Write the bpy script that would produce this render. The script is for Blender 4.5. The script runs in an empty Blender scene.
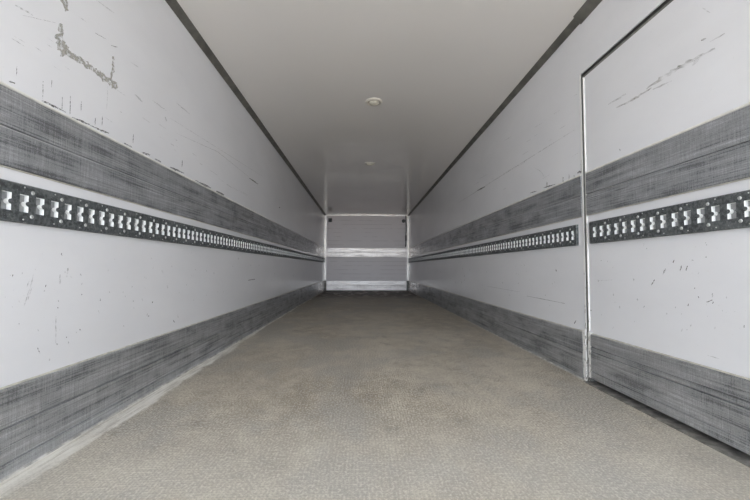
import bpy, bmesh, math, random
from mathutils import Matrix, Vector
from mathutils.geometry import tessellate_polygon

random.seed(7)
C = bpy.context.scene.collection
scene = bpy.context.scene

# ------------------------------------------------------------------ camera
W, H, D = 2.46, 2.2124, 10.83          # inside width, height, distance to the bulkhead
Y0 = -3.00                             # open rear end of the body
FPX, YAW, PITCH, ROLL = 370.0, 0.0318, 0.0476, 0.003
CAM = Vector((1.128, 0.0, 0.666))
_f = Vector((math.sin(YAW)*math.cos(PITCH), math.cos(YAW)*math.cos(PITCH), math.sin(PITCH)))
_r = Vector((math.cos(YAW), -math.sin(YAW), 0))
_u = _r.cross(_f)
_r, _u = math.cos(ROLL)*_r + math.sin(ROLL)*_u, -math.sin(ROLL)*_r + math.cos(ROLL)*_u
cd = bpy.data.cameras.new('camera'); cam = bpy.data.objects.new('camera', cd); C.objects.link(cam)
cd.sensor_width = 36; cd.lens = FPX/750*36; cd.clip_start = 0.01
M = Matrix((_r, _u, -_f)).transposed().to_4x4(); M.translation = CAM
cam.matrix_world = M
scene.camera = cam

# ------------------------------------------------------------------ daylight
world = bpy.data.worlds.new('overcast_sky'); scene.world = world; world.use_nodes = True
bg = world.node_tree.nodes['Background']
bg.inputs['Color'].default_value = (0.80, 0.885, 1.0, 1)
bg.inputs['Strength'].default_value = 4.0
sd = bpy.data.lights.new('sun', 'SUN'); sd.energy = 9; sd.angle = .03; sd.color = (1, .95, .88)
sun = bpy.data.objects.new('sun', sd); C.objects.link(sun)          # high over the roof, from the front right: it lights the yard only
sun.rotation_euler = Vector((.55, .35, .75)).to_track_quat('Z', 'Y').to_euler()
pd = bpy.data.lights.new('doorway_portal', 'AREA'); pd.shape = 'RECTANGLE'; pd.size = W; pd.size_y = H; pd.cycles.is_portal = True
portal = bpy.data.objects.new('doorway_portal', pd); C.objects.link(portal)   # emits nothing: tells the sampler where the sky comes in
portal.location = (W/2, Y0, H/2); portal.rotation_euler = (math.pi/2, 0, 0)
vs = scene.view_settings
vs.view_transform = 'Standard'; vs.look = 'None'; vs.gamma = 1; vs.use_curve_mapping = False
vs.exposure = 1.72
cy = scene.cycles                       # light travels the long white body by many bounces
cy.max_bounces = 24; cy.diffuse_bounces = 20; cy.glossy_bounces = 12; cy.transparent_max_bounces = 12
cy.use_guiding = True; cy.guiding_training_samples = 24


# ------------------------------------------------------------------ pixel -> place
def ray(x, y):
    return _f + _r*((x-375)/FPX) - _u*((y-250)/FPX)
def on_left(x, y, off=0.0):
    d = ray(x, y); return CAM + d*((off-CAM.x)/d.x)
def on_right(x, y, off=0.0):
    d = ray(x, y); return CAM + d*((W-off-CAM.x)/d.x)
def on_ceiling(x, y):
    d = ray(x, y); return CAM + d*((H-CAM.z)/d.z)
def on_back(x, y):
    d = ray(x, y); return CAM + d*((D-CAM.y)/d.y)

# ------------------------------------------------------------------ node helpers
class NT:
    def __init__(s, name):
        s.m = bpy.data.materials.new(name); s.m.use_nodes = True
        s.t = s.m.node_tree; s.b = s.t.nodes['Principled BSDF']; s.o = s.t.nodes['Material Output']
        s.co = s.t.nodes.new('ShaderNodeTexCoord').outputs['Object']
    def put(s, sock, v):
        if isinstance(v, bpy.types.NodeSocket): s.t.links.new(v, sock)
        elif isinstance(v, (tuple, list)) and len(v) == 3 and sock.type == 'RGBA': sock.default_value = (*v, 1)
        else: sock.default_value = v
    def set(s, **k):
        for a, v in k.items(): s.put(s.b.inputs[a.replace('_', ' ')], v)
    def mapping(s, scale, loc=(0, 0, 0), rot=(0, 0, 0)):
        n = s.t.nodes.new('ShaderNodeMapping'); s.put(n.inputs['Vector'], s.co)
        n.inputs['Scale'].default_value = scale; n.inputs['Location'].default_value = loc; n.inputs['Rotation'].default_value = rot
        return n.outputs[0]
    def noise(s, scale, detail=3, rough=.5, loc=(0, 0, 0), rot=(0, 0, 0), dist=0):
        if not isinstance(scale, tuple): scale = (scale,)*3
        n = s.t.nodes.new('ShaderNodeTexNoise'); s.put(n.inputs['Vector'], s.mapping(scale, loc, rot))
        n.inputs['Scale'].default_value = 1; n.inputs['Detail'].default_value = detail
        n.inputs['Roughness'].default_value = rough; n.inputs['Distortion'].default_value = dist
        return n.outputs[0]
    def ramp(s, v, a, b, fa=0.0, fb=1.0):
        n = s.t.nodes.new('ShaderNodeMapRange'); n.interpolation_type = 'SMOOTHSTEP'
        s.put(n.inputs[0], v)
        for i, q in zip((1, 2, 3, 4), (a, b, fa, fb)): s.put(n.inputs[i], q)
        return n.outputs[0]
    def math(s, op, a, b=0.0, clamp=False):
        n = s.t.nodes.new('ShaderNodeMath'); n.operation = op; n.use_clamp = clamp
        s.put(n.inputs[0], a); s.put(n.inputs[1], b); return n.outputs[0]
    def mix(s, f, a, b, mode='MIX'):
        n = s.t.nodes.new('ShaderNodeMix'); n.data_type = 'RGBA'; n.blend_type = mode
        s.put(n.inputs[0], f); s.put(n.inputs[6], a); s.put(n.inputs[7], b); return n.outputs[2]
    def xyz(s):
        n = s.t.nodes.new('ShaderNodeSeparateXYZ'); s.put(n.inputs[0], s.co); return n.outputs
    def bump(s, h, strength=.3, dist=.002):
        n = s.t.nodes.new('ShaderNodeBump'); n.inputs['Strength'].default_value = strength
        n.inputs['Distance'].default_value = dist; s.put(n.inputs['Height'], h)
        s.t.links.new(n.outputs[0], s.b.inputs['Normal'])
    def alpha(s, v): s.put(s.b.inputs['Alpha'], v)

def mat_white_wall(name, col=(.815, .817, .838), rough=.22):
    n = NT(name)
    speck = n.ramp(n.noise((75, 75, 75), 2, .6), .70, .78)
    grime = n.noise((1.2, .9, 2.2), 5, .6)
    c = n.mix(n.ramp(grime, .2, .9), tuple(v*1.03 for v in col), tuple(v*.93 for v in col))
    c = n.mix(n.math('MULTIPLY', speck, .16), c, (.42, .41, .40))
    n.set(Base_Color=c, Roughness=rough)
    return n.m

def mat_ceiling():
    n = NT('ceiling_gloss')
    blot = n.ramp(n.noise((1.5, .8, 1), 3), .35, .75)
    n.set(Base_Color=n.mix(n.math('MULTIPLY', blot, .3), (.845, .818, .79), (.815, .788, .76)), Roughness=.10)
    n.b.inputs['Specular IOR Level'].default_value = .8
    return n.m

def mat_scuffed(name, dark, mid, light, along='y', metallic=.75, rough=.42):
    n = NT(name)
    if along == 'y': hs, vsx, bs = (40, 1.8, 190), (40, 210, 9), (6, 4.2, 13)
    else: hs, vsx, bs = (1.4, 40, 150), (130, 40, 5), (3.2, 6, 11)
    h = n.noise(hs, 5, .65); v = n.noise(vsx, 4, .65, loc=(2, 7, 1))
    b = n.noise(bs, 5, .62, loc=(4, 4, 4), dist=.3); w = n.noise(tuple(q*.18 for q in hs), 4, .6, loc=(3, 8, 6))
    f = n.noise(260, 2, .6)
    a = n.math('ADD', n.math('MULTIPLY', h, .27), n.math('MULTIPLY', v, .15))
    a = n.math('ADD', a, n.math('MULTIPLY', b, .27)); a = n.math('ADD', a, n.math('MULTIPLY', w, .16)); a = n.math('ADD', a, n.math('MULTIPLY', f, .14))
    c = n.mix(n.ramp(a, .42, .50), dark, mid)
    c = n.mix(n.ramp(a, .50, .58), c, light)
    smear = n.math('MULTIPLY', n.ramp(w, .47, .60), n.ramp(b, .50, .66))         # rubbed-in black tyre and pallet smears
    c = n.mix(n.math('MULTIPLY', smear, .30), c, tuple(q*.6 for q in dark))
    gouge = n.math('MULTIPLY', n.ramp(n.noise(tuple(q*.5 for q in hs), 4, .7, loc=(1, 9, 2)), .58, .68), n.ramp(n.noise(9, 3, loc=(5, 1, 1)), .52, .62))
    c = n.mix(n.math('MULTIPLY', gouge, .7), c, tuple(q*.3 for q in dark))
    scrape = n.math('MULTIPLY', n.ramp(n.noise(tuple(q*.6 for q in vsx), 4, .7, loc=(8, 3, 4)), .58, .70), n.ramp(b, .44, .56))
    c = n.mix(n.math('MULTIPLY', scrape, .5), c, light)
    ro = n.ramp(a, .35, .65, rough+.08, rough-.06)
    if along == 'y':                                        # bulkhead end: reflection of the bright bulkhead strips put into the colour
        end_refl = n.ramp(n.math('ADD', n.xyz()[1], n.math('MULTIPLY', b, 1.6)), 8.7, 10.6)
        c = n.mix(end_refl, c, n.mix(n.ramp(h, .40, .60), (.70, .68, .66), (.84, .82, .80)))
        ro = n.math('SUBTRACT', ro, n.math('MULTIPLY', end_refl, .12))
    n.set(Base_Color=c, Metallic=metallic, Roughness=ro)
    n.bump(a, .3, .0015)
    return n.m

def mat_plain(name, col, rough=.6, metallic=0.0, var=.25, scale=14, bump=0.0):
    n = NT(name)
    f = n.ramp(n.noise(scale, 4, .6), .3, .72)
    n.set(Base_Color=n.mix(f, tuple(v*(1-var) for v in col), tuple(min(1, v*(1+var)) for v in col)), Roughness=rough, Metallic=metallic)
    if bump: n.bump(n.noise(scale*3, 3), bump, .002)
    return n.m

def mat_chipped():
    n = NT('chipped_white_paint')
    z = n.xyz()[2]
    chip = n.noise((60, 60, 22), 4, .65)
    th = n.ramp(z, .1, 1.2, .56, .74)                      # more knocks low down, where loads hit it
    f = n.ramp(chip, th, n.math('ADD', th, .03))
    n.set(Base_Color=n.mix(f, (.82, .81, .78), (.26, .24, .22)), Roughness=.5)
    n.bump(chip, .3, .002)
    return n.m

def mat_rail():
    n = NT('galvanised_rail')
    f = n.noise(70, 4, .6); g = n.noise((20, 6, 20), 3, .5, loc=(3, 3, 3)); s = n.ramp(n.noise(190, 2, .5), .64, .74)
    c = n.mix(n.ramp(f, .35, .68), (.060, .067, .070), (.165, .178, .180))
    c = n.mix(n.math('MULTIPLY', n.ramp(g, .45, .7), .4), c, (.23, .245, .25))
    c = n.mix(n.math('MULTIPLY', s, .6), c, (.42, .44, .44))
    n.set(Base_Color=c, Metallic=.35, Roughness=.5); n.bump(f, .25, .001)
    return n.m

def mat_floor():
    n = NT('anti_slip_floor')
    X, Y, Z = n.xyz()
    # wire-mesh embossing of the phenolic board
    w = []
    for r in (0.0, math.pi/2):
        k = n.t.nodes.new('ShaderNodeTexWave'); k.wave_profile = 'SIN'
        n.put(k.inputs['Vector'], n.mapping((1, 1, 1), rot=(0, 0, r))); k.inputs['Scale'].default_value = 26
        k.inputs['Distortion'].default_value = .35; k.inputs['Detail'].default_value = 1
        w.append(k.outputs['Fac'])
    mesh = n.math('MULTIPLY', w[0], w[1])
    big = n.noise((1.1, .8, 1), 5, .6, dist=.4); med = n.noise((8, 6, 8), 6, .7, loc=(4, 2, 0))
    fine = n.noise((110, 80, 80), 3, .75); streak = n.noise((9, .6, 1), 4, .6, loc=(7, 0, 0))
    c = n.mix(n.ramp(big, .36, .62), (.35, .302, .232), (.50, .452, .37))
    c = n.mix(n.math('MULTIPLY', n.ramp(med, .45, .64), .65), c, (.60, .555, .45))
    c = n.mix(n.math('MULTIPLY', n.ramp(med, .47, .33), .80), c, (.25, .217, .172))
    grey = n.noise((1.7, 1.3, 1), 5, .6, loc=(9, 4, 3))
    c = n.mix(n.math('MULTIPLY', n.ramp(grey, .47, .60), .60), c, (.33, .317, .29))
    c = n.mix(n.math('MULTIPLY', n.ramp(streak, .50, .68), .40), c, (.40, .345, .265))
    c = n.mix(n.math('MULTIPLY', n.ramp(fine, .50, .62), .55), c, (.84, .79, .70))
    c = n.mix(n.math('MULTIPLY', n.ramp(fine, .48, .37), .58), c, (.20, .178, .145))
    c = n.mix(n.math('MULTIPLY', n.ramp(mesh, .30, .70), .50), c, (.24, .215, .18))
    # paler tone towards the entrance, with an uneven edge
    near_tone = n.math('MULTIPLY', n.ramp(n.math('ADD', Y, n.math('MULTIPLY', big, 1.2)), 2.5, 1.7), .42)
    c = n.mix(near_tone, c, (.555, .54, .49))
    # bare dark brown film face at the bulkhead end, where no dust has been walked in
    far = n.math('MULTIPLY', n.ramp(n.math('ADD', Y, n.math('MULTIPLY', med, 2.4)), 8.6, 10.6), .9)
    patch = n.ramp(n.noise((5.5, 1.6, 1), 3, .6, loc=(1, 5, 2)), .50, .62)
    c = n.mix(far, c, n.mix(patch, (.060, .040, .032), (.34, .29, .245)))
    # whitish sealant and paint residue trodden along the left wall
    wav = n.math('MULTIPLY', n.math('SUBTRACT', n.noise((4, 2.6, 3), 6, .7, loc=(2, 2, 9)), .5), .15)
    lim = n.ramp(Y, 2.2, 5.0, .085, .030)
    edge = n.ramp(n.math('SUBTRACT', n.math('ADD', X, wav), lim), .014, -.012)
    sc = n.noise((60, 4, 10), 4, .65)
    edge = n.math('MULTIPLY', n.math('MULTIPLY', edge, n.ramp(sc, .30, .60, .25, 1.0)), n.ramp(n.noise((8, 2.2, 3), 4, .6, loc=(5, 5, 5)), .3, .6, .45, 1.0))
    c = n.mix(edge, c, (.86, .84, .78))
    # sealant residue along the right wall, thin
    edger = n.ramp(n.math('ADD', n.math('SUBTRACT', W, X), n.math('MULTIPLY', wav, .35)), .030, .018)
    c = n.mix(n.math('MULTIPLY', edger, n.ramp(sc, .3, .6, .1, .7)), c, (.55, .54, .50))
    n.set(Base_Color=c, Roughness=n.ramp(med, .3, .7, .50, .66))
    n.b.inputs['Specular IOR Level'].default_value = .35
    n.bump(n.math('ADD', n.math('MULTIPLY', mesh, -.6), n.math('MULTIPLY', fine, .5)), .5, .0015)
    return n.m

def mat_bulkhead():
    n = NT('bulkhead_panel')
    X, Y, Z = n.xyz()
    k = n.t.nodes.new('ShaderNodeTexWave'); k.bands_direction = 'Z'; k.inputs['Scale'].default_value = 2.6
    k.inputs['Distortion'].default_value = 0; n.put(k.inputs['Vector'], n.mapping((1, 1, 1)))
    line = n.math('MULTIPLY', n.ramp(k.outputs['Fac'], .16, .02), n.ramp(n.noise((3.2, 3, 5), 3), .42, .56))
    c = n.mix(n.math('MULTIPLY', line, .32), (.86, .795, .785), (.54, .48, .455))
    n.set(Base_Color=c, Roughness=.38)
    return n.m

def mat_mark(name, col, lo, hi, scale=(30, 30, 30), top=1.0):
    n = NT(name)
    n.set(Base_Color=col, Roughness=.7)
    n.alpha(n.ramp(n.noise(scale, 4, .65), lo, hi, 0.0, top))
    return n.m

MAT = dict(
    wall=mat_white_wall('white_wall_panel'),
    door=mat_white_wall('white_door_panel', (.815, .817, .838)),
    gap=mat_white_wall('white_liner_strip', (.84, .84, .83), .35),
    ceiling=mat_ceiling(), floor=mat_floor(), bulkhead=mat_bulkhead(), rail=mat_rail(), chipped=mat_chipped(),
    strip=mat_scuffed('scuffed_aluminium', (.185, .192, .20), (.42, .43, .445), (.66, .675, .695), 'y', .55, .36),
    strip_back=mat_scuffed('lit_aluminium', (.56, .51, .48), (.82, .77, .73), (.93, .89, .86), 'x', .28, .36),  # paler copy: entrance light on the bulkhead strips is put into the colour
    lip=mat_plain('lit_jamb', (.90, .91, .90), .45, 0, .05, 60),  # slot jambs: daylight on them painted in as near white
    pocket=mat_plain('shaded_pocket', (.31, .32, .325), .5, 0, .12, 40),  # back of the slots: shade of the recess painted in as grey
    bolt=mat_plain('bolt_zinc', (.58, .59, .58), .35, .4, .3, 120),
    bead=mat_plain('cream_sealant', (.60, .58, .51), .6, 0, .15, 30),
    whitebead=mat_plain('white_edge_sealant', (.80, .79, .74), .5, 0, .10, 20),
    floorbead=mat_plain('floor_sealant', (.50, .49, .46), .7, 0, .35, 18),
    cove=mat_plain('grey_joint_profile', (.14, .135, .12), .55, 0, .25, 9, .2),
    rubber=mat_plain('grey_rubber_seal', (.20, .20, .185), .6, 0, .3, 25),
    black=mat_plain('black_plastic', (.012, .011, .010), .5, 0, .2, 30),
    post=mat_plain('pale_corner_angle', (.88, .84, .79), .36, .30, .04, 12),
    steel=mat_plain('dark_threshold_metal', (.24, .23, .21), .55, .2, .45, 22, .3),
    lampbase=mat_plain('lamp_base_white', (.66, .62, .55), .4, 0, .08, 30),
    lamplens=mat_plain('lamp_lens_cream', (.70, .66, .56), .2, 0, .05, 30),
    ground=mat_plain('yard_concrete', (.52, .48, .43), .9, 0, .2, 2),
    scratch=mat_mark('scratch_dark', (.075, .072, .068), .36, .56, (160, 160, 160), .85),
    scratch_soft=mat_mark('scratch_grey', (.30, .29, .27), .36, .66, (90, 90, 90), .42),
    residue=mat_mark('glue_residue', (.44, .425, .375), .28, .66, (55, 55, 55), .75),
    smudge=mat_mark('brown_smudge', (.40, .385, .34), .30, .70, (25, 18, 40), .5),
)

# ------------------------------------------------------------------ mesh helpers
def add_box(bm, x0, x1, y0, y1, z0, z1):
    v = [bm.verts.new(p) for p in ((x0,y0,z0),(x1,y0,z0),(x1,y1,z0),(x0,y1,z0),(x0,y0,z1),(x1,y0,z1),(x1,y1,z1),(x0,y1,z1))]
    for f in ((3,2,1,0),(4,5,6,7),(0,1,5,4),(1,2,6,5),(2,3,7,6),(3,0,4,7)): bm.faces.new([v[i] for i in f])
def box(x0, x1, y0, y1, z0, z1, bevel=0.0):
    bm = bmesh.new(); add_box(bm, x0, x1, y0, y1, z0, z1)
    if bevel: bmesh.ops.bevel(bm, geom=bm.edges[:], offset=bevel, segments=2, affect='EDGES', profile=.6)
    return bm
def prism(a, b):
    """two matching outlines joined into a closed bar"""
    bm = bmesh.new(); va = [bm.verts.new(p) for p in a]; vb = [bm.verts.new(p) for p in b]; n = len(a)
    for i in range(n): bm.faces.new((va[i], va[(i+1) % n], vb[(i+1) % n], vb[i]))
    bm.faces.new(va[::-1]); bm.faces.new(vb)
    bmesh.ops.recalc_face_normals(bm, faces=bm.faces[:])
    return bm
def bar_y(side, prof, y0, y1):
    """profile of (depth from wall, z) run along the body"""
    X = (lambda d: d) if side == 'left' else (lambda d: W-d)
    return prism([(X(d), y0, z) for d, z in prof], [(X(d), y1, z) for d, z in prof])
def bar_x(prof, x0, x1):
    return prism([(x0, D-d, z) for d, z in prof], [(x1, D-d, z) for d, z in prof])
def lathe(prof, seg=24):
    bm = bmesh.new(); rings = []
    for r, z in prof:
        rings.append([bm.verts.new((0, 0, z))] if r < 1e-6 else [bm.verts.new((r*math.cos(2*math.pi*i/seg), r*math.sin(2*math.pi*i/seg), z)) for i in range(seg)])
    for a, b in zip(rings, rings[1:]):
        for i in range(seg):
            j = (i+1) % seg
            if len(a) == 1 and len(b) == 1: continue
            if len(a) == 1: bm.faces.new((a[0], b[i], b[j]))
            elif len(b) == 1: bm.faces.new((a[i], a[j], b[0]))
            else: bm.faces.new((a[i], a[j], b[j], b[i]))
    bmesh.ops.recalc_face_normals(bm, faces=bm.faces[:])
    return bm
def mesh_of(bm, name, mats, smooth=False):
    me = bpy.data.meshes.new(name); bm.to_mesh(me); bm.free()
    for m in (mats if isinstance(mats, (list, tuple)) else [mats]): me.materials.append(MAT[m])
    if smooth:
        for p in me.polygons: p.use_smooth = True
    return me
def obj(name, bm, mats, parent=None, smooth=False, loc=None):
    o = bpy.data.objects.new(name, mesh_of(bm, name, mats, smooth)); C.objects.link(o)
    if parent is not None: o.parent = parent
    if loc is not None: o.location = loc
    return o
def empty(name, loc=(0, 0, 0)):
    o = bpy.data.objects.new(name, None); C.objects.link(o); o.location = loc; o.empty_display_size = .1
    return o
def tag(o, label=None, cat=None, group=None, kind=None):
    if label: o['label'] = label
    if cat: o['category'] = cat
    if group: o['group'] = group
    if kind: o['kind'] = kind
    return o

# ------------------------------------------------------------------ setting
T = .075                                   # body wall thickness
DY0, DY1, DZ = .90, 2.180, 1.856           # side doorway
floor = tag(obj('floor', box(-T, W+T, Y0, D+T, -.12, 0), 'floor'), 'worn beige-grey anti-slip floor of the cargo body', 'floor', kind='structure')
wl = tag(obj('wall_left', box(-T, 0, Y0, D+T, 0, H), 'wall'), 'scratched white side wall on the left without a door', 'wall', kind='structure')
bm = bmesh.new()
add_box(bm, W, W+T, DY1, D+T, 0, H); add_box(bm, W, W+T, Y0, DY0, 0, H); add_box(bm, W, W+T, DY0, DY1, DZ, H)
wr = tag(obj('wall_right', bm, 'wall'), 'white side wall on the right, around the side door', 'wall', kind='structure')
wb = tag(obj('wall_back', box(0, W, D, D+T, 0, H), 'bulkhead'), 'grey-white bulkhead closing the far end', 'wall', kind='structure')
ce = tag(obj('ceiling', box(-T, W+T, Y0, D+T, H, H+.08), 'ceiling'), 'glossy grey-white flat ceiling', 'ceiling', kind='structure')
gr = tag(obj('ground', box(-40, 42, -60, 40, -1.35, -1.2), 'ground'), 'concrete yard under the vehicle', 'ground', kind='structure')

# ------------------------------------------------------------------ scuff planks
ZT, ZB = 1.2386, .9768                     # upper strip
LT = .2882                                 # top of the kick band
def plank_profile(z0, z1, t=.007, grooves=()):
    """outer face with small lips and shallow recessed lines, closed at the wall"""
    p = [(.0013, z0), (t-.0055, z0), (t-.004, z0+.0025), (t, z0+.004)]
    for g in sorted(grooves):
        p += [(t, g-.005), (t-.0055, g-.002), (t-.0055, g+.0025), (t, g+.0035)]
    p += [(t, z1-.0035), (t-.0045, z1), (.0013, z1)]
    return p
def bead_profile(z, h, d=.008):
    return [(.0013, z-h/2), (d*.7, z-h/2), (d, z), (d*.7, z+h/2), (.0013, z+h/2)]
def strip(side, kind, y0, y1, label, parent=None):
    root = parent or empty('scuff_strip' if kind == 'upper' else 'kick_strip', (0 if side == 'left' else W, 0, 0))
    off = None if parent is None else None
    def part(name, bm, m):
        o = obj(name, bm, m); o.parent = root
        o.matrix_parent_inverse = Matrix.Translation(root.location).inverted()
        return o
    if kind == 'upper':
        mid = (ZT+ZB)/2 - .004
        part('plank', bar_y(side, plank_profile(ZB+.004, mid-.0012), y0, y1), 'strip')
        part('plank', bar_y(side, plank_profile(mid+.0012, ZT-.008), y0, y1), 'strip')
        part('edge_bead', bar_y(side, bead_profile(ZT-.0035, .009), y0, y1), 'whitebead')
        part('edge_bead', bar_y(side, bead_profile(ZB+.002, .004, .006), y0, y1), 'bead')
    else:
        z0 = .004 if not parent else .028
        mid = .158 if not parent else .185
        part('plank', bar_y(side, plank_profile(z0, mid-.0006, .011, (z0+.045,)), y0, y1), 'strip')
        part('plank', bar_y(side, plank_profile(mid+.0006, LT-.005, .011, (mid+.028,) if parent else ()), y0, y1), 'strip')
        part('edge_bead', bar_y(side, bead_profile(LT-.002, .006, .007), y0, y1), 'bead')
    if parent is None: tag(root, label, 'scuff strip', 'scuff strips along the walls')
    return root
GAP = .018
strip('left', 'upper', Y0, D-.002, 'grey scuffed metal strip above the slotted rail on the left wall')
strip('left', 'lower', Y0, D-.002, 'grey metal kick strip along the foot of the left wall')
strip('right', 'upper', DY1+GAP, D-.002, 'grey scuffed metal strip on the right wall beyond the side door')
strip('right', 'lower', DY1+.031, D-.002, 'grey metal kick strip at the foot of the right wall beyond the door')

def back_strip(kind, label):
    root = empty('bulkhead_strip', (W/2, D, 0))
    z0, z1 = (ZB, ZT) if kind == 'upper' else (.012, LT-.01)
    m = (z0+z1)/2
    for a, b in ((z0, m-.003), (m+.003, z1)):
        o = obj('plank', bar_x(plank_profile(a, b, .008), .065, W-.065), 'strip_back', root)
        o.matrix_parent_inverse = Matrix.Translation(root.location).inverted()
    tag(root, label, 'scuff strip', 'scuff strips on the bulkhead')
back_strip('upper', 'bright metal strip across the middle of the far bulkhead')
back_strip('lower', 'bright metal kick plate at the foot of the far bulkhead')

# ------------------------------------------------------------------ slotted load rails
RT, RB, RD = .9365, .8084, .016            # rail top, bottom, depth
PITCH_S = .06020
def slot_outline(far_sign):
    """opening in the cell, (y, z) about its centre, a rounded tongue on the side away from the entrance"""
    hw, hh, tr = .0160, .0285, .0085
    pts = [(-hw, -hh), (hw, -hh), (hw, -tr-.002)]
    for i in range(7):
        a = -math.pi/2 + math.pi*i/6
        pts.append((hw - tr*1.25*math.cos(a), tr*math.sin(a)))
    pts += [(hw, tr+.002), (hw, hh), (-hw, hh), (-hw, tr*.55), (-hw+.004, 0), (-hw, -tr*.55)]
    return pts
def rail_mesh(side, y0, y1, first):
    X = (lambda d: d) if side == 'left' else (lambda d: W-d)
    zc = (RT+RB)/2
    bm = bmesh.new()
    def face(pts, mi):
        f = bm.faces.new([bm.verts.new(p) for p in pts]); f.material_index = mi
    # cells
    k0 = math.ceil((y0+.022-first)/PITCH_S); k1 = math.floor((y1-.022-first)/PITCH_S)
    a = first+(k0-.5)*PITCH_S; b = first+(k1+.5)*PITCH_S
    hole = slot_outline(1)
    hz = (RT-RB)/2 - .004
    for k in range(k0, k1+1):
        yc = first+k*PITCH_S
        ya, yb = max(y0, yc-PITCH_S/2), min(y1, yc+PITCH_S/2)
        if k == k0: ya = y0+.0
        if k == k1: yb = y1-.0
        outer = [(ya-yc, -hz), (yb-yc, -hz), (yb-yc, hz), (ya-yc, hz)]
        allp = outer + hole
        tris = tessellate_polygon([[Vector((p[0], p[1], 0)) for p in outer], [Vector((p[0], p[1], 0)) for p in hole]])
        vv = [bm.verts.new((X(RD), yc+p[0], zc+p[1])) for p in allp]
        for t in tris: bm.faces.new([vv[i] for i in t]).material_index = 0
        n = len(hole)
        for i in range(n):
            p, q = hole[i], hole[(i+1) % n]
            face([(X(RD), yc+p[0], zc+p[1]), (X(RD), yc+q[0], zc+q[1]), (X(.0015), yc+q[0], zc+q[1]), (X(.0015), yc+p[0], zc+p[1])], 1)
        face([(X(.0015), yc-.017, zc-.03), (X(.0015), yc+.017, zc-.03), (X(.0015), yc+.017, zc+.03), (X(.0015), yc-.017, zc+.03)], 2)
    # chamfered long edges and end caps
    for s in (-1, 1):
        za, zb = zc+s*hz, zc+s*(RT-RB)/2
        face([(X(RD), y0, za), (X(RD), y1, za), (X(RD-.006), y1, zb), (X(RD-.006), y0, zb)], 0)
        face([(X(RD-.006), y0, zb), (X(RD-.006), y1, zb), (X(0), y1, zb), (X(0), y0, zb)], 0)
    for yy in (y0, y1):
        face([(X(0), yy, RB), (X(RD-.006), yy, RB), (X(RD), yy, RB+.004), (X(RD), yy, RT-.004), (X(RD-.006), yy, RT), (X(0), yy, RT)], 0)
    bmesh.ops.remove_doubles(bm, verts=bm.verts[:], dist=1e-5)
    bmesh.ops.recalc_face_normals(bm, faces=bm.faces[:])
    return bm
bolt_mesh = mesh_of(lathe([(.0070, 0), (.0070, .0012), (.0055, .0026), (.0030, .0022), (0, .0012)], 12), 'bolt', 'bolt', True)
rivet_mesh = mesh_of(lathe([(.0030, 0), (.0028, .0012), (.0015, .002), (0, .0022)], 8), 'rivet', 'bolt', True)
def studs(side, parent, y0, y1, first, odd):
    X = RD-.0003 if side == 'left' else W-RD+.0003
    rot = (0, math.pi/2, 0) if side == 'left' else (0, -math.pi/2, 0)
    inv = Matrix.Translation(parent.location).inverted()
    k0, k1 = math.ceil((y0-first)/PITCH_S), math.floor((min(y1, 5.2)-first)/PITCH_S)
    def put(me, name, y, z):
        o = bpy.data.objects.new(name, me); C.objects.link(o); o.parent = parent; o.matrix_parent_inverse = inv
        o.location = (X, y, z); o.rotation_euler = rot
    for k in range(k0, k1+1):
        if (k+odd) % 2: continue
        y = first+k*PITCH_S
        for z in (RT-.024, RB+.024):
            if y0 < y+PITCH_S/2 < y1: put(bolt_mesh, 'bolt', y+PITCH_S/2, z)
        if y < 3.6:
            for z in (RT-.011, RB+.011):
                if y0+.01 < y < y1-.01: put(rivet_mesh, 'rivet', y, z)
def rail(side, y0, y1, first, odd, label):
    root = empty('load_rail', (0 if side == 'left' else W, y0, RB))
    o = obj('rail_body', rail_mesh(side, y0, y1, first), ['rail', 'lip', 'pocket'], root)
    o.matrix_parent_inverse = Matrix.Translation(root.location).inverted()
    studs(side, root, y0, y1, first, odd)
    return tag(root, label, 'load rail', 'slotted load rails on the walls')
SL = on_left(6.3, 202, RD).y
rail('left', SL-22.4*PITCH_S, D-.10, SL, 1, 'long dark slotted lashing rail running along the left wall')
SR = on_right(594.8, 231, RD).y
RW0 = on_right(578.6, 234).y
rail('right', RW0, D-.10, RW0+.034, 0, 'dark slotted lashing rail on the right wall beyond the side door')

# ------------------------------------------------------------------ side door
door = obj('door_1', box(W+.002, W+.062, DY0+.03, DY1-.024, .024, DZ-.032, .003), 'door')
tag(door, 'white side door with scuff strip and slotted rail in the right wall', 'door', kind='structure')
for z0, z1, y0, y1 in ((.03, DZ-.034, DY1-.030, DY1-.024),):                        # white edge strip of the leaf
    obj('edge_strip', bar_y('right', [(-.002, z0), (.004, z0), (.004, z1), (-.002, z1)], y0, y1), 'chipped', door)
obj('edge_foot', box(W-.010, W+.002, DY1-.050, DY1-.022, .03, LT+.005, .002), 'chipped', door)
dy1 = DY1-.036
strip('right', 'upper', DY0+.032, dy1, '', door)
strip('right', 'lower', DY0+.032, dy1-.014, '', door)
DR1 = on_right(592.0, 232).y
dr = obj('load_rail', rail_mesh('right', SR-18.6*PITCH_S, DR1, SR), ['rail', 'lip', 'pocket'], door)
studs_parent = dr
k_first = SR
def door_studs():
    X = W-RD+.0003
    for k in range(-18, 0):
        y = SR+k*PITCH_S
        if k % 2 == 0:
            for z in (RT-.024, RB+.024):
                o = bpy.data.objects.new('bolt', bolt_mesh); C.objects.link(o); o.parent = dr
                o.location = (X, y-PITCH_S/2+PITCH_S, z); o.rotation_euler = (0, -math.pi/2, 0)
            for z in (RT-.011, RB+.011):
                o = bpy.data.objects.new('rivet', rivet_mesh); C.objects.link(o); o.parent = dr
                o.location = (X, y, z); o.rotation_euler = (0, -math.pi/2, 0)
door_studs()
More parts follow.
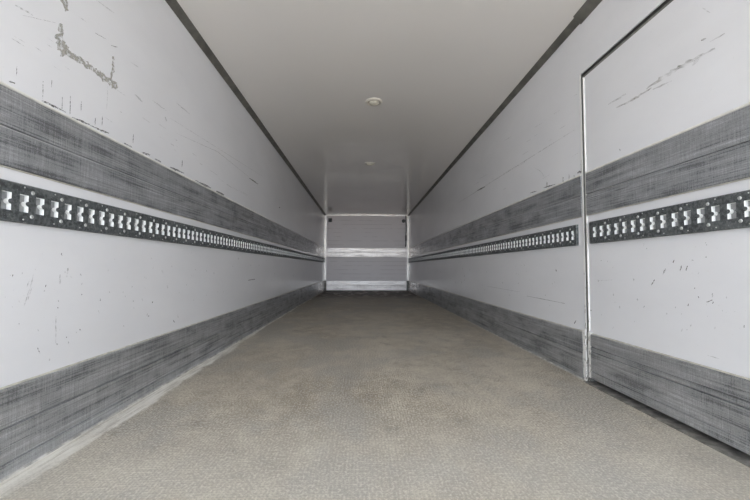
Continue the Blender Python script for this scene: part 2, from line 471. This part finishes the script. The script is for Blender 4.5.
# rubber seal set back between leaf and frame
bm = bmesh.new()
add_box(bm, W+.003, W+.05, DY1-.024, DY1-.001, .006, DZ-.020); add_box(bm, W+.004, W+.05, DY0+.03, DY1-.024, DZ-.032, DZ-.019)
add_box(bm, W+.003, W+.05, DY0+.003, DY0+.03, .006, DZ-.020)
obj('rubber_seal', bm, 'rubber', door)
obj('gap_shade', box(W+.005, W+.05, DY0+.003, DY1-.002, DZ-.019, DZ-.001), 'black', door)  # black strip stands in for the shadow in the gap above the leaf
# frame of the doorway: painted lip round the opening, chipped low down
fr = tag(obj('trim_1', box(W-.004, W+.055, DY1, DY1+.010, 0, DZ+.002), 'chipped'), 'chipped white painted jamb beside the side door', 'door frame', kind='structure')
obj('jamb_foot', box(W-.010, W-.001, DY1-.001, DY1+.030, 0, LT+.012, .002), 'chipped', fr)
obj('head_trim', box(W-.0012, W, DY0, DY1, DZ, DZ+.006), 'wall', fr)
th = obj('threshold', box(W-.034, W+.07, DY0+.004, DY1-.006, 0, .004), 'steel')
tag(th, 'dark worn metal threshold under the side door', 'threshold')
obj('gap_blocker', box(W+.064, W+.07, DY0, DY1, 0, DZ), 'black', door)  # unseen black box added behind the leaf to close the gap against light

# ------------------------------------------------------------------ ceiling coves and corner trims
def cove(side, s, y0, y1):
    return bar_y(side, [(0, H-s), (.004, H-s), (s*.55, H-s*.55+.001), (s, H-.004), (s, H), (0, H)], y0, y1)
tag(obj('trim_2', cove('left', .038, Y0, D), 'cove'), 'dark grey joint profile between ceiling and left wall', 'trim', kind='structure')
ys = on_right(581, 20).y
t3 = tag(obj('trim_3', cove('right', .036, ys, D), 'cove'), 'dark grey joint profile between ceiling and right wall', 'trim', kind='structure')
obj('profile_cover', cove('right', .048, Y0, ys), 'cove', t3)
def angle(side, z0, z1):
    bm = bmesh.new()
    if side == 'left': add_box(bm, 0, .055, D-.012, D, z0, z1); add_box(bm, 0, .009, D-.055, D-.012, z0, z1)
    else: add_box(bm, W-.055, W, D-.012, D, z0, z1); add_box(bm, W-.009, W, D-.055, D-.012, z0, z1)
    return bm
tag(obj('trim_4', angle('left', LT, H), 'post'), 'white vertical corner angle left of the bulkhead', 'trim', kind='structure')
tag(obj('trim_5', angle('right', LT, H), 'post'), 'white vertical corner angle right of the bulkhead', 'trim', kind='structure')
tag(obj('trim_6', box(.055, W-.055, D-.022, D, H-.032, H, .003), 'post'), 'pale trim where bulkhead meets ceiling', 'trim', kind='structure')
for i, x in enumerate((0.012, W-.062)):
    tag(obj('trim_%d' % (7+i), box(x, x+.05, D-.006, D, 0, LT-.004), 'rubber'), 'dark corner joint at the %s end of the bulkhead kick plate' % ('left', 'right')[i], 'trim', kind='structure')
# sealant fillets at the floor
tag(obj('trim_9', bar_y('left', [(.0015, .0), (.013, .0), (.010, .003), (.009, .007), (.0015, .007)], Y0, D), 'floorbead'), 'whitish sealant fillet between floor and left kick strip', 'sealant', kind='structure')
tag(obj('trim_10', bar_y('right', [(.0015, .0), (.013, .0), (.010, .003), (.009, .006), (.0015, .006)], DY1+.03, D), 'floorbead'), 'pale sealant fillet between floor and right kick strip', 'sealant', kind='structure')

# ------------------------------------------------------------------ ceiling lamps
def lamp(px, py, label):
    p = on_ceiling(px, py); root = empty('ceiling_lamp', (p.x, p.y, H))
    obj('lamp_base', lathe([(0, 0), (.078, 0), (.080, -.006), (.074, -.014), (.058, -.016), (.052, -.010)], 32), 'lampbase', root, True)
    obj('lamp_lens', lathe([(.048, -.010), (.046, -.019), (.036, -.026), (.018, -.030), (0, -.031)], 32), 'lamplens', root, True)
    for s in (-1, 1):
        obj('screw', lathe([(.006, 0), (.006, -.003), (0, -.005)], 10), 'bolt', root, True, (s*.066, 0, -.0145))
    tag(root, label, 'ceiling lamp', 'round ceiling lamps')
lamp(374, 101.5, 'round cream ceiling lamp nearer the entrance, the larger in view')
lamp(370, 163.5, 'round cream ceiling lamp farther in, nearer the bulkhead')

# ------------------------------------------------------------------ fittings on the bulkhead
p = on_back(330.3, 220.3)
root = empty('square_fitting', (p.x, D, p.z))
obj('body', box(-.05, .05, -.05, 0, -.055, .055, .006), 'black', root)
obj('cover_plate', box(-.040, .040, -.056, -.05, -.044, .044, .002), 'black', root)
tag(root, 'small black square fitting high on the left side of the bulkhead', 'fitting')
p = on_back(403.6, 221)
root = empty('round_fitting', (p.x, D, p.z))
o = obj('body', lathe([(0, 0), (.052, 0), (.052, .03), (.044, .042)], 24), 'black', root, True); o.rotation_euler = (math.pi/2, 0, 0)
o = obj('lens', lathe([(.044, .042), (.03, .048), (0, .052)], 24), 'rubber', root, True); o.rotation_euler = (math.pi/2, 0, 0)
tag(root, 'small dark round fitting high on the right side of the bulkhead', 'fitting')
def tube(pts, r, seg=8):
    bm = bmesh.new(); rings = []
    for p in pts:
        rings.append([bm.verts.new((p[0]+r*math.cos(2*math.pi*i/seg), p[1]+r*math.sin(2*math.pi*i/seg), p[2])) for i in range(seg)])
    for a, b in zip(rings, rings[1:]):
        for i in range(seg): bm.faces.new((a[i], a[(i+1) % seg], b[(i+1) % seg], b[i]))
    bm.faces.new(rings[0][::-1]); bm.faces.new(rings[-1])
    bmesh.ops.recalc_face_normals(bm, faces=bm.faces[:])
    return bm
cx = W-.076
root = empty('pull_strap', (cx, D, 1.32))
zt = H-.05-1.32
obj('cord', tube([(0, -.035, zt), (.004, -.036, zt*.7), (-.002, -.036, zt*.4), (-.006, -.036, .0)], .016), 'black', root)
obj('grip', box(-.026, .020, -.058, -.014, .13, .30, .008), 'black', root)
obj('end_knob', lathe([(0, -.05), (.016, -.04), (.02, -.01), (.012, .02), (0, .03)], 12), 'black', root, True, (-.012, -.036, .0))
obj('wall_eye', box(-.02, .02, -.048, 0, zt-.01, zt+.02, .004), 'black', root)
tag(root, 'dark strap with grip hanging at the right edge of the bulkhead', 'strap')

# ------------------------------------------------------------------ scratches, chips and glue residue on the panels
class Marks:
    def __init__(s, fn, off): s.fn = fn; s.off = off; s.bm = bmesh.new()
    def ribbon(s, pts, wpx, ragged=0.0, steps=6, taper=True):
        """ribbon along pixel points, laid on the wall; width is real, taken at its start"""
        P = []
        for a, b in zip(pts, pts[1:]):
            for i in range(steps): P.append((a[0]+(b[0]-a[0])*i/steps, a[1]+(b[1]-a[1])*i/steps))
        P.append(pts[-1]); n = len(P); prev = None; s.off += 6e-6
        for i, (x, y) in enumerate(P):
            q = P[min(i+1, n-1)]; r = P[max(i-1, 0)]
            dx, dy = q[0]-r[0], q[1]-r[1]; L = math.hypot(dx, dy) or 1
            w = wpx/2*((.35+.65*math.sin(math.pi*(i+.5)/n)) if taper else 1)
            w1, w2 = w*(1+random.uniform(-ragged, ragged)), w*(1+random.uniform(-ragged, ragged))
            a = s.bm.verts.new(s.fn(x-dy/L*w1, y+dx/L*w1, s.off)); b = s.bm.verts.new(s.fn(x+dy/L*w2, y-dx/L*w2, s.off))
            if prev: s.bm.faces.new((prev[0], prev[1], b, a))
            prev = (a, b)
    def dot(s, x, y, r=.7):
        a = random.uniform(0, 3); k = random.uniform(.5, 1.6)
        s.ribbon([(x-r*k*math.cos(a)*.5, y-r*k-.2), (x+r*k*math.cos(a)*.5, y+r*k+.2)], r*1.3, .4, 3)
    def done(s, name, mat, parent):
        o = obj(name, s.bm, mat, parent); o['kind'] = 'stuff'; return o
def Z(ox, oy, *pts, k=3.937): return [(ox+x/k, oy+y/k) for x, y in pts]

OFF = .0006
m = Marks(on_left, OFF)                                     # glue left by a notice on the left wall
m.ribbon(Z(0, 0, (246, -20), (262, 44)), 7, .5); m.ribbon(Z(0, 0, (236, 92), (246, 135)), 5, .5)
m.ribbon(Z(0, 0, (232, 132), (242, 180), (262, 215)), 9, .45, taper=False)
m.ribbon(Z(0, 0, (250, 195), (340, 255), (400, 298)), 5, .5, 9, taper=False)
m.ribbon(Z(0, 0, (385, 290), (440, 325), (462, 347)), 7, .5)
m.ribbon(Z(0, 0, (445, 222), (446, 262), (436, 318)), 3.6, .5)
m.done('glue_residue', 'residue', wl)

m = Marks(on_left, OFF)
for x, a, b in ((16.5, 66, 76), (42.7, 81, 99), (51.5, 80, 87), (62, 96, 109), (70, 96, 114), (81, 101, 111), (95, 118, 125), (102, 116, 126), (133, 134, 143), (182, 160, 167)):
    m.ribbon([(x+.4, a), (x, b)], .7, .5)
for q in (((9, 81), (15, 83.5)), ((42, 100.5), (66, 112)), ((72, 117), (94, 126.8)), ((94, 127.2), (109, 133.5)), ((124, 143), (132, 147)), ((142, 152), (150, 155)), ((155, 158.8), (161, 162)), ((170, 167), (184, 173.2)), ((195, 180), (211, 187.8)), ((216, 191), (224, 195))):
    m.ribbon([(q[0][0], q[0][1]+.1), (q[1][0], q[1][1]+.1)], 1.5, .7, 8)
m.ribbon([(249, 178), (258, 184)], 1.1, .4); m.ribbon([(279, 207), (280, 208)], 1)
m.ribbon(Z(0, 0, (375, 130), (420, 155)), .6, .5); m.ribbon(Z(0, 0, (436, 178), (462, 186)), .9, .5)
for q in Z(0, 254, (180, 125), (175, 145), (318, 82), (322, 160), (230, 185), (228, 212), (262, 328), (225, 355), (315, 298), (487, 283), (395, 180), (585, 245), (685, 265), (600, 190), (242, 0), (50, 85)): m.dot(*q)
m.ribbon(Z(0, 254, (148, 368), (157, 392)), .9, .4); m.ribbon([(248, 280.3), (255, 279.2)], .9, .4)
m.done('scratches', 'scratch', wl)

m = Marks(on_left, OFF*.7)
for q, w in ((((45, 150), (95, 182)), .8), (((55, 142), (100, 168)), .5), (((310, 65), (342, 88)), .8), (((60, 20), (130, 60)), 1.6), (((380, 0), (450, 52)), .8), (((600, 395), (655, 435)), .9), (((695, 405), (748, 450)), .9), (((515, 245), (545, 265)), .7), (((530, 370), (560, 400)), 1.4), (((650, 460), (655, 478)), 1.6), (((425, 340), (420, 430)), .5), (((90, 60), (220, 90)), .8)):
    m.ribbon(Z(0, 0, *q), w, .5)
m.ribbon([(176, 133), (218, 152), (249, 177)], .6, .5, 12); m.ribbon([(170, 118), (262, 176)], .4, .5, 12)
m.ribbon(Z(0, 254, (132, 80), (120, 130), (94, 206)), 1.2, .5); m.ribbon(Z(0, 254, (118, 100), (104, 132)), 1.1, .5); m.ribbon(Z(0, 254, (126, 130), (110, 180)), .8, .5)
m.ribbon(Z(0, 254, (220, 245), (220, 352)), .9, .5); m.ribbon(Z(0, 254, (268, 55), (262, 92)), 1.6, .6); m.ribbon(Z(0, 254, (236, 80), (236, 118)), 1.2, .5)
for q in Z(0, 254, (520, 130), (485, 150), (88, 75), (150, 300), (75, 275), (430, 150), (525, 185), (560, 180), (640, 70), (660, 130), (280, 90), (300, 310), (270, 350), (390, 228), (195, 415), (700, 245), (580, 238)): m.dot(*q, .8)
for _ in range(46):
    x = random.uniform(4, 300); m.dot(x, random.uniform(252-x*0, 345-x*.22), random.uniform(.3, .6))
for _ in range(26):
    x = random.uniform(20, 290); y = random.uniform(x*.95-30, x*.5+70); L = random.uniform(2, 9)
    m.ribbon([(x, y), (x+L, y+L*.7)], random.uniform(.3, .6), .5)
m.done('faint_scratches', 'scratch_soft', wl)

m = Marks(on_right, OFF)
m.ribbon([(477.5, 190.5), (485, 186.6)], 1.2, .4)
for x, a, b in ((563, 177, 182), (569, 174, 181), (574, 175, 180), (581.2, 160, 172), (547, 182, 187)): m.ribbon([(x, a), (x, b)], .8, .5)
m.ribbon([(577.5, 173), (582.4, 171)], 2.2, .5); m.ribbon([(543, 188), (556, 184)], .9, .6); m.ribbon([(530, 193), (537, 191)], .8, .6)
m.ribbon([(574, 324), (576, 320.4)], .9); m.dot(556, 270.5)
m.ribbon([(527, 296), (565, 303.5)], .5, .5, 10)
m.done('scratches', 'scratch', wr)
m = Marks(on_right, OFF*.7)
m.ribbon([(458, 203), (520, 164), (575, 129.5)], .9, .5, 14); m.ribbon([(486, 298-12), (520, 292)], .5, .5, 8)
m.ribbon(Z(400, 127, (530, 160), (555, 175), (572, 205)), .5, .5)
for _ in range(30):
    x = random.uniform(440, 578); m.dot(x, random.uniform(262, 270+(x-410)*.3), random.uniform(.3, .55))
for _ in range(16):
    x = random.uniform(470, 575); y = random.uniform(228-(x-410)*.42-(x-410)*.55, 236-(x-410)*.42); L = random.uniform(2, 8)
    m.ribbon([(x, y), (x+L, y-L*.6)], .4, .5)
m.done('faint_scratches', 'scratch_soft', wr)

OD = -.002+OFF
m = Marks(on_right, OD)
m.ribbon(Z(560, 0, (222, 424), (300, 385), (360, 345)), 2.0, .6, 9); m.ribbon(Z(560, 0, (340, 350), (410, 300), (500, 248), (610, 190)), 3.4, .6, 9)
m.ribbon(Z(560, 0, (190, 412), (260, 370)), 1.8, .6); m.ribbon(Z(560, 0, (365, 352), (440, 318)), 1.6, .6); m.ribbon(Z(560, 0, (520, 260), (560, 215)), 3, .6)
m.ribbon(Z(560, 0, (590, 165), (650, 130)), 1.4, .6); m.ribbon(Z(560, 0, (555, 160), (575, 150)), 1.5, .6); m.ribbon(Z(560, 0, (560, 30), (590, 50)), 1.5, .6)
m.done('smudge', 'smudge', door)
m = Marks(on_right, OD)
for q in (((360, 122), (373, 101)), ((404, 80), (416, 58)), ((472, 66), (479, 44)), ((496, 66), (502, 46)), ((445, 35), (450, 22)), ((575, 191), (600, 181)), ((600, 155), (600, 170))): m.ribbon(Z(560, 254, *q), 1.0, .4)
for q in Z(560, 254, (530, 135), (545, 170), (305, 180), (330, 208), (505, 200), (575, 12), (602, 192), (725, 285), (122, 222)): m.dot(*q)
m.dot(*Z(560, 127, (236, 90))[0])
m.done('scratches', 'scratch', door)
m = Marks(on_right, OD-OFF*.3)
for q in Z(560, 254, (235, 210), (455, 210), (545, 75), (290, 100), (515, 280), (610, 290), (655, 170), (480, 300), (500, 298), (420, 235), (150, 105), (210, 160)): m.dot(*q, .8)
m.ribbon(Z(560, 254, (510, 20), (526, 26)), 1, .4); m.ribbon(Z(560, 254, (580, 398), (628, 413)), .7, .4); m.ribbon(Z(560, 254, (150, 105), (205, 102)), .5, .4); 
for _ in range(24): m.dot(random.uniform(598, 748), random.uniform(240, 330), random.uniform(.3, .6))
m.done('faint_scratches', 'scratch_soft', door)
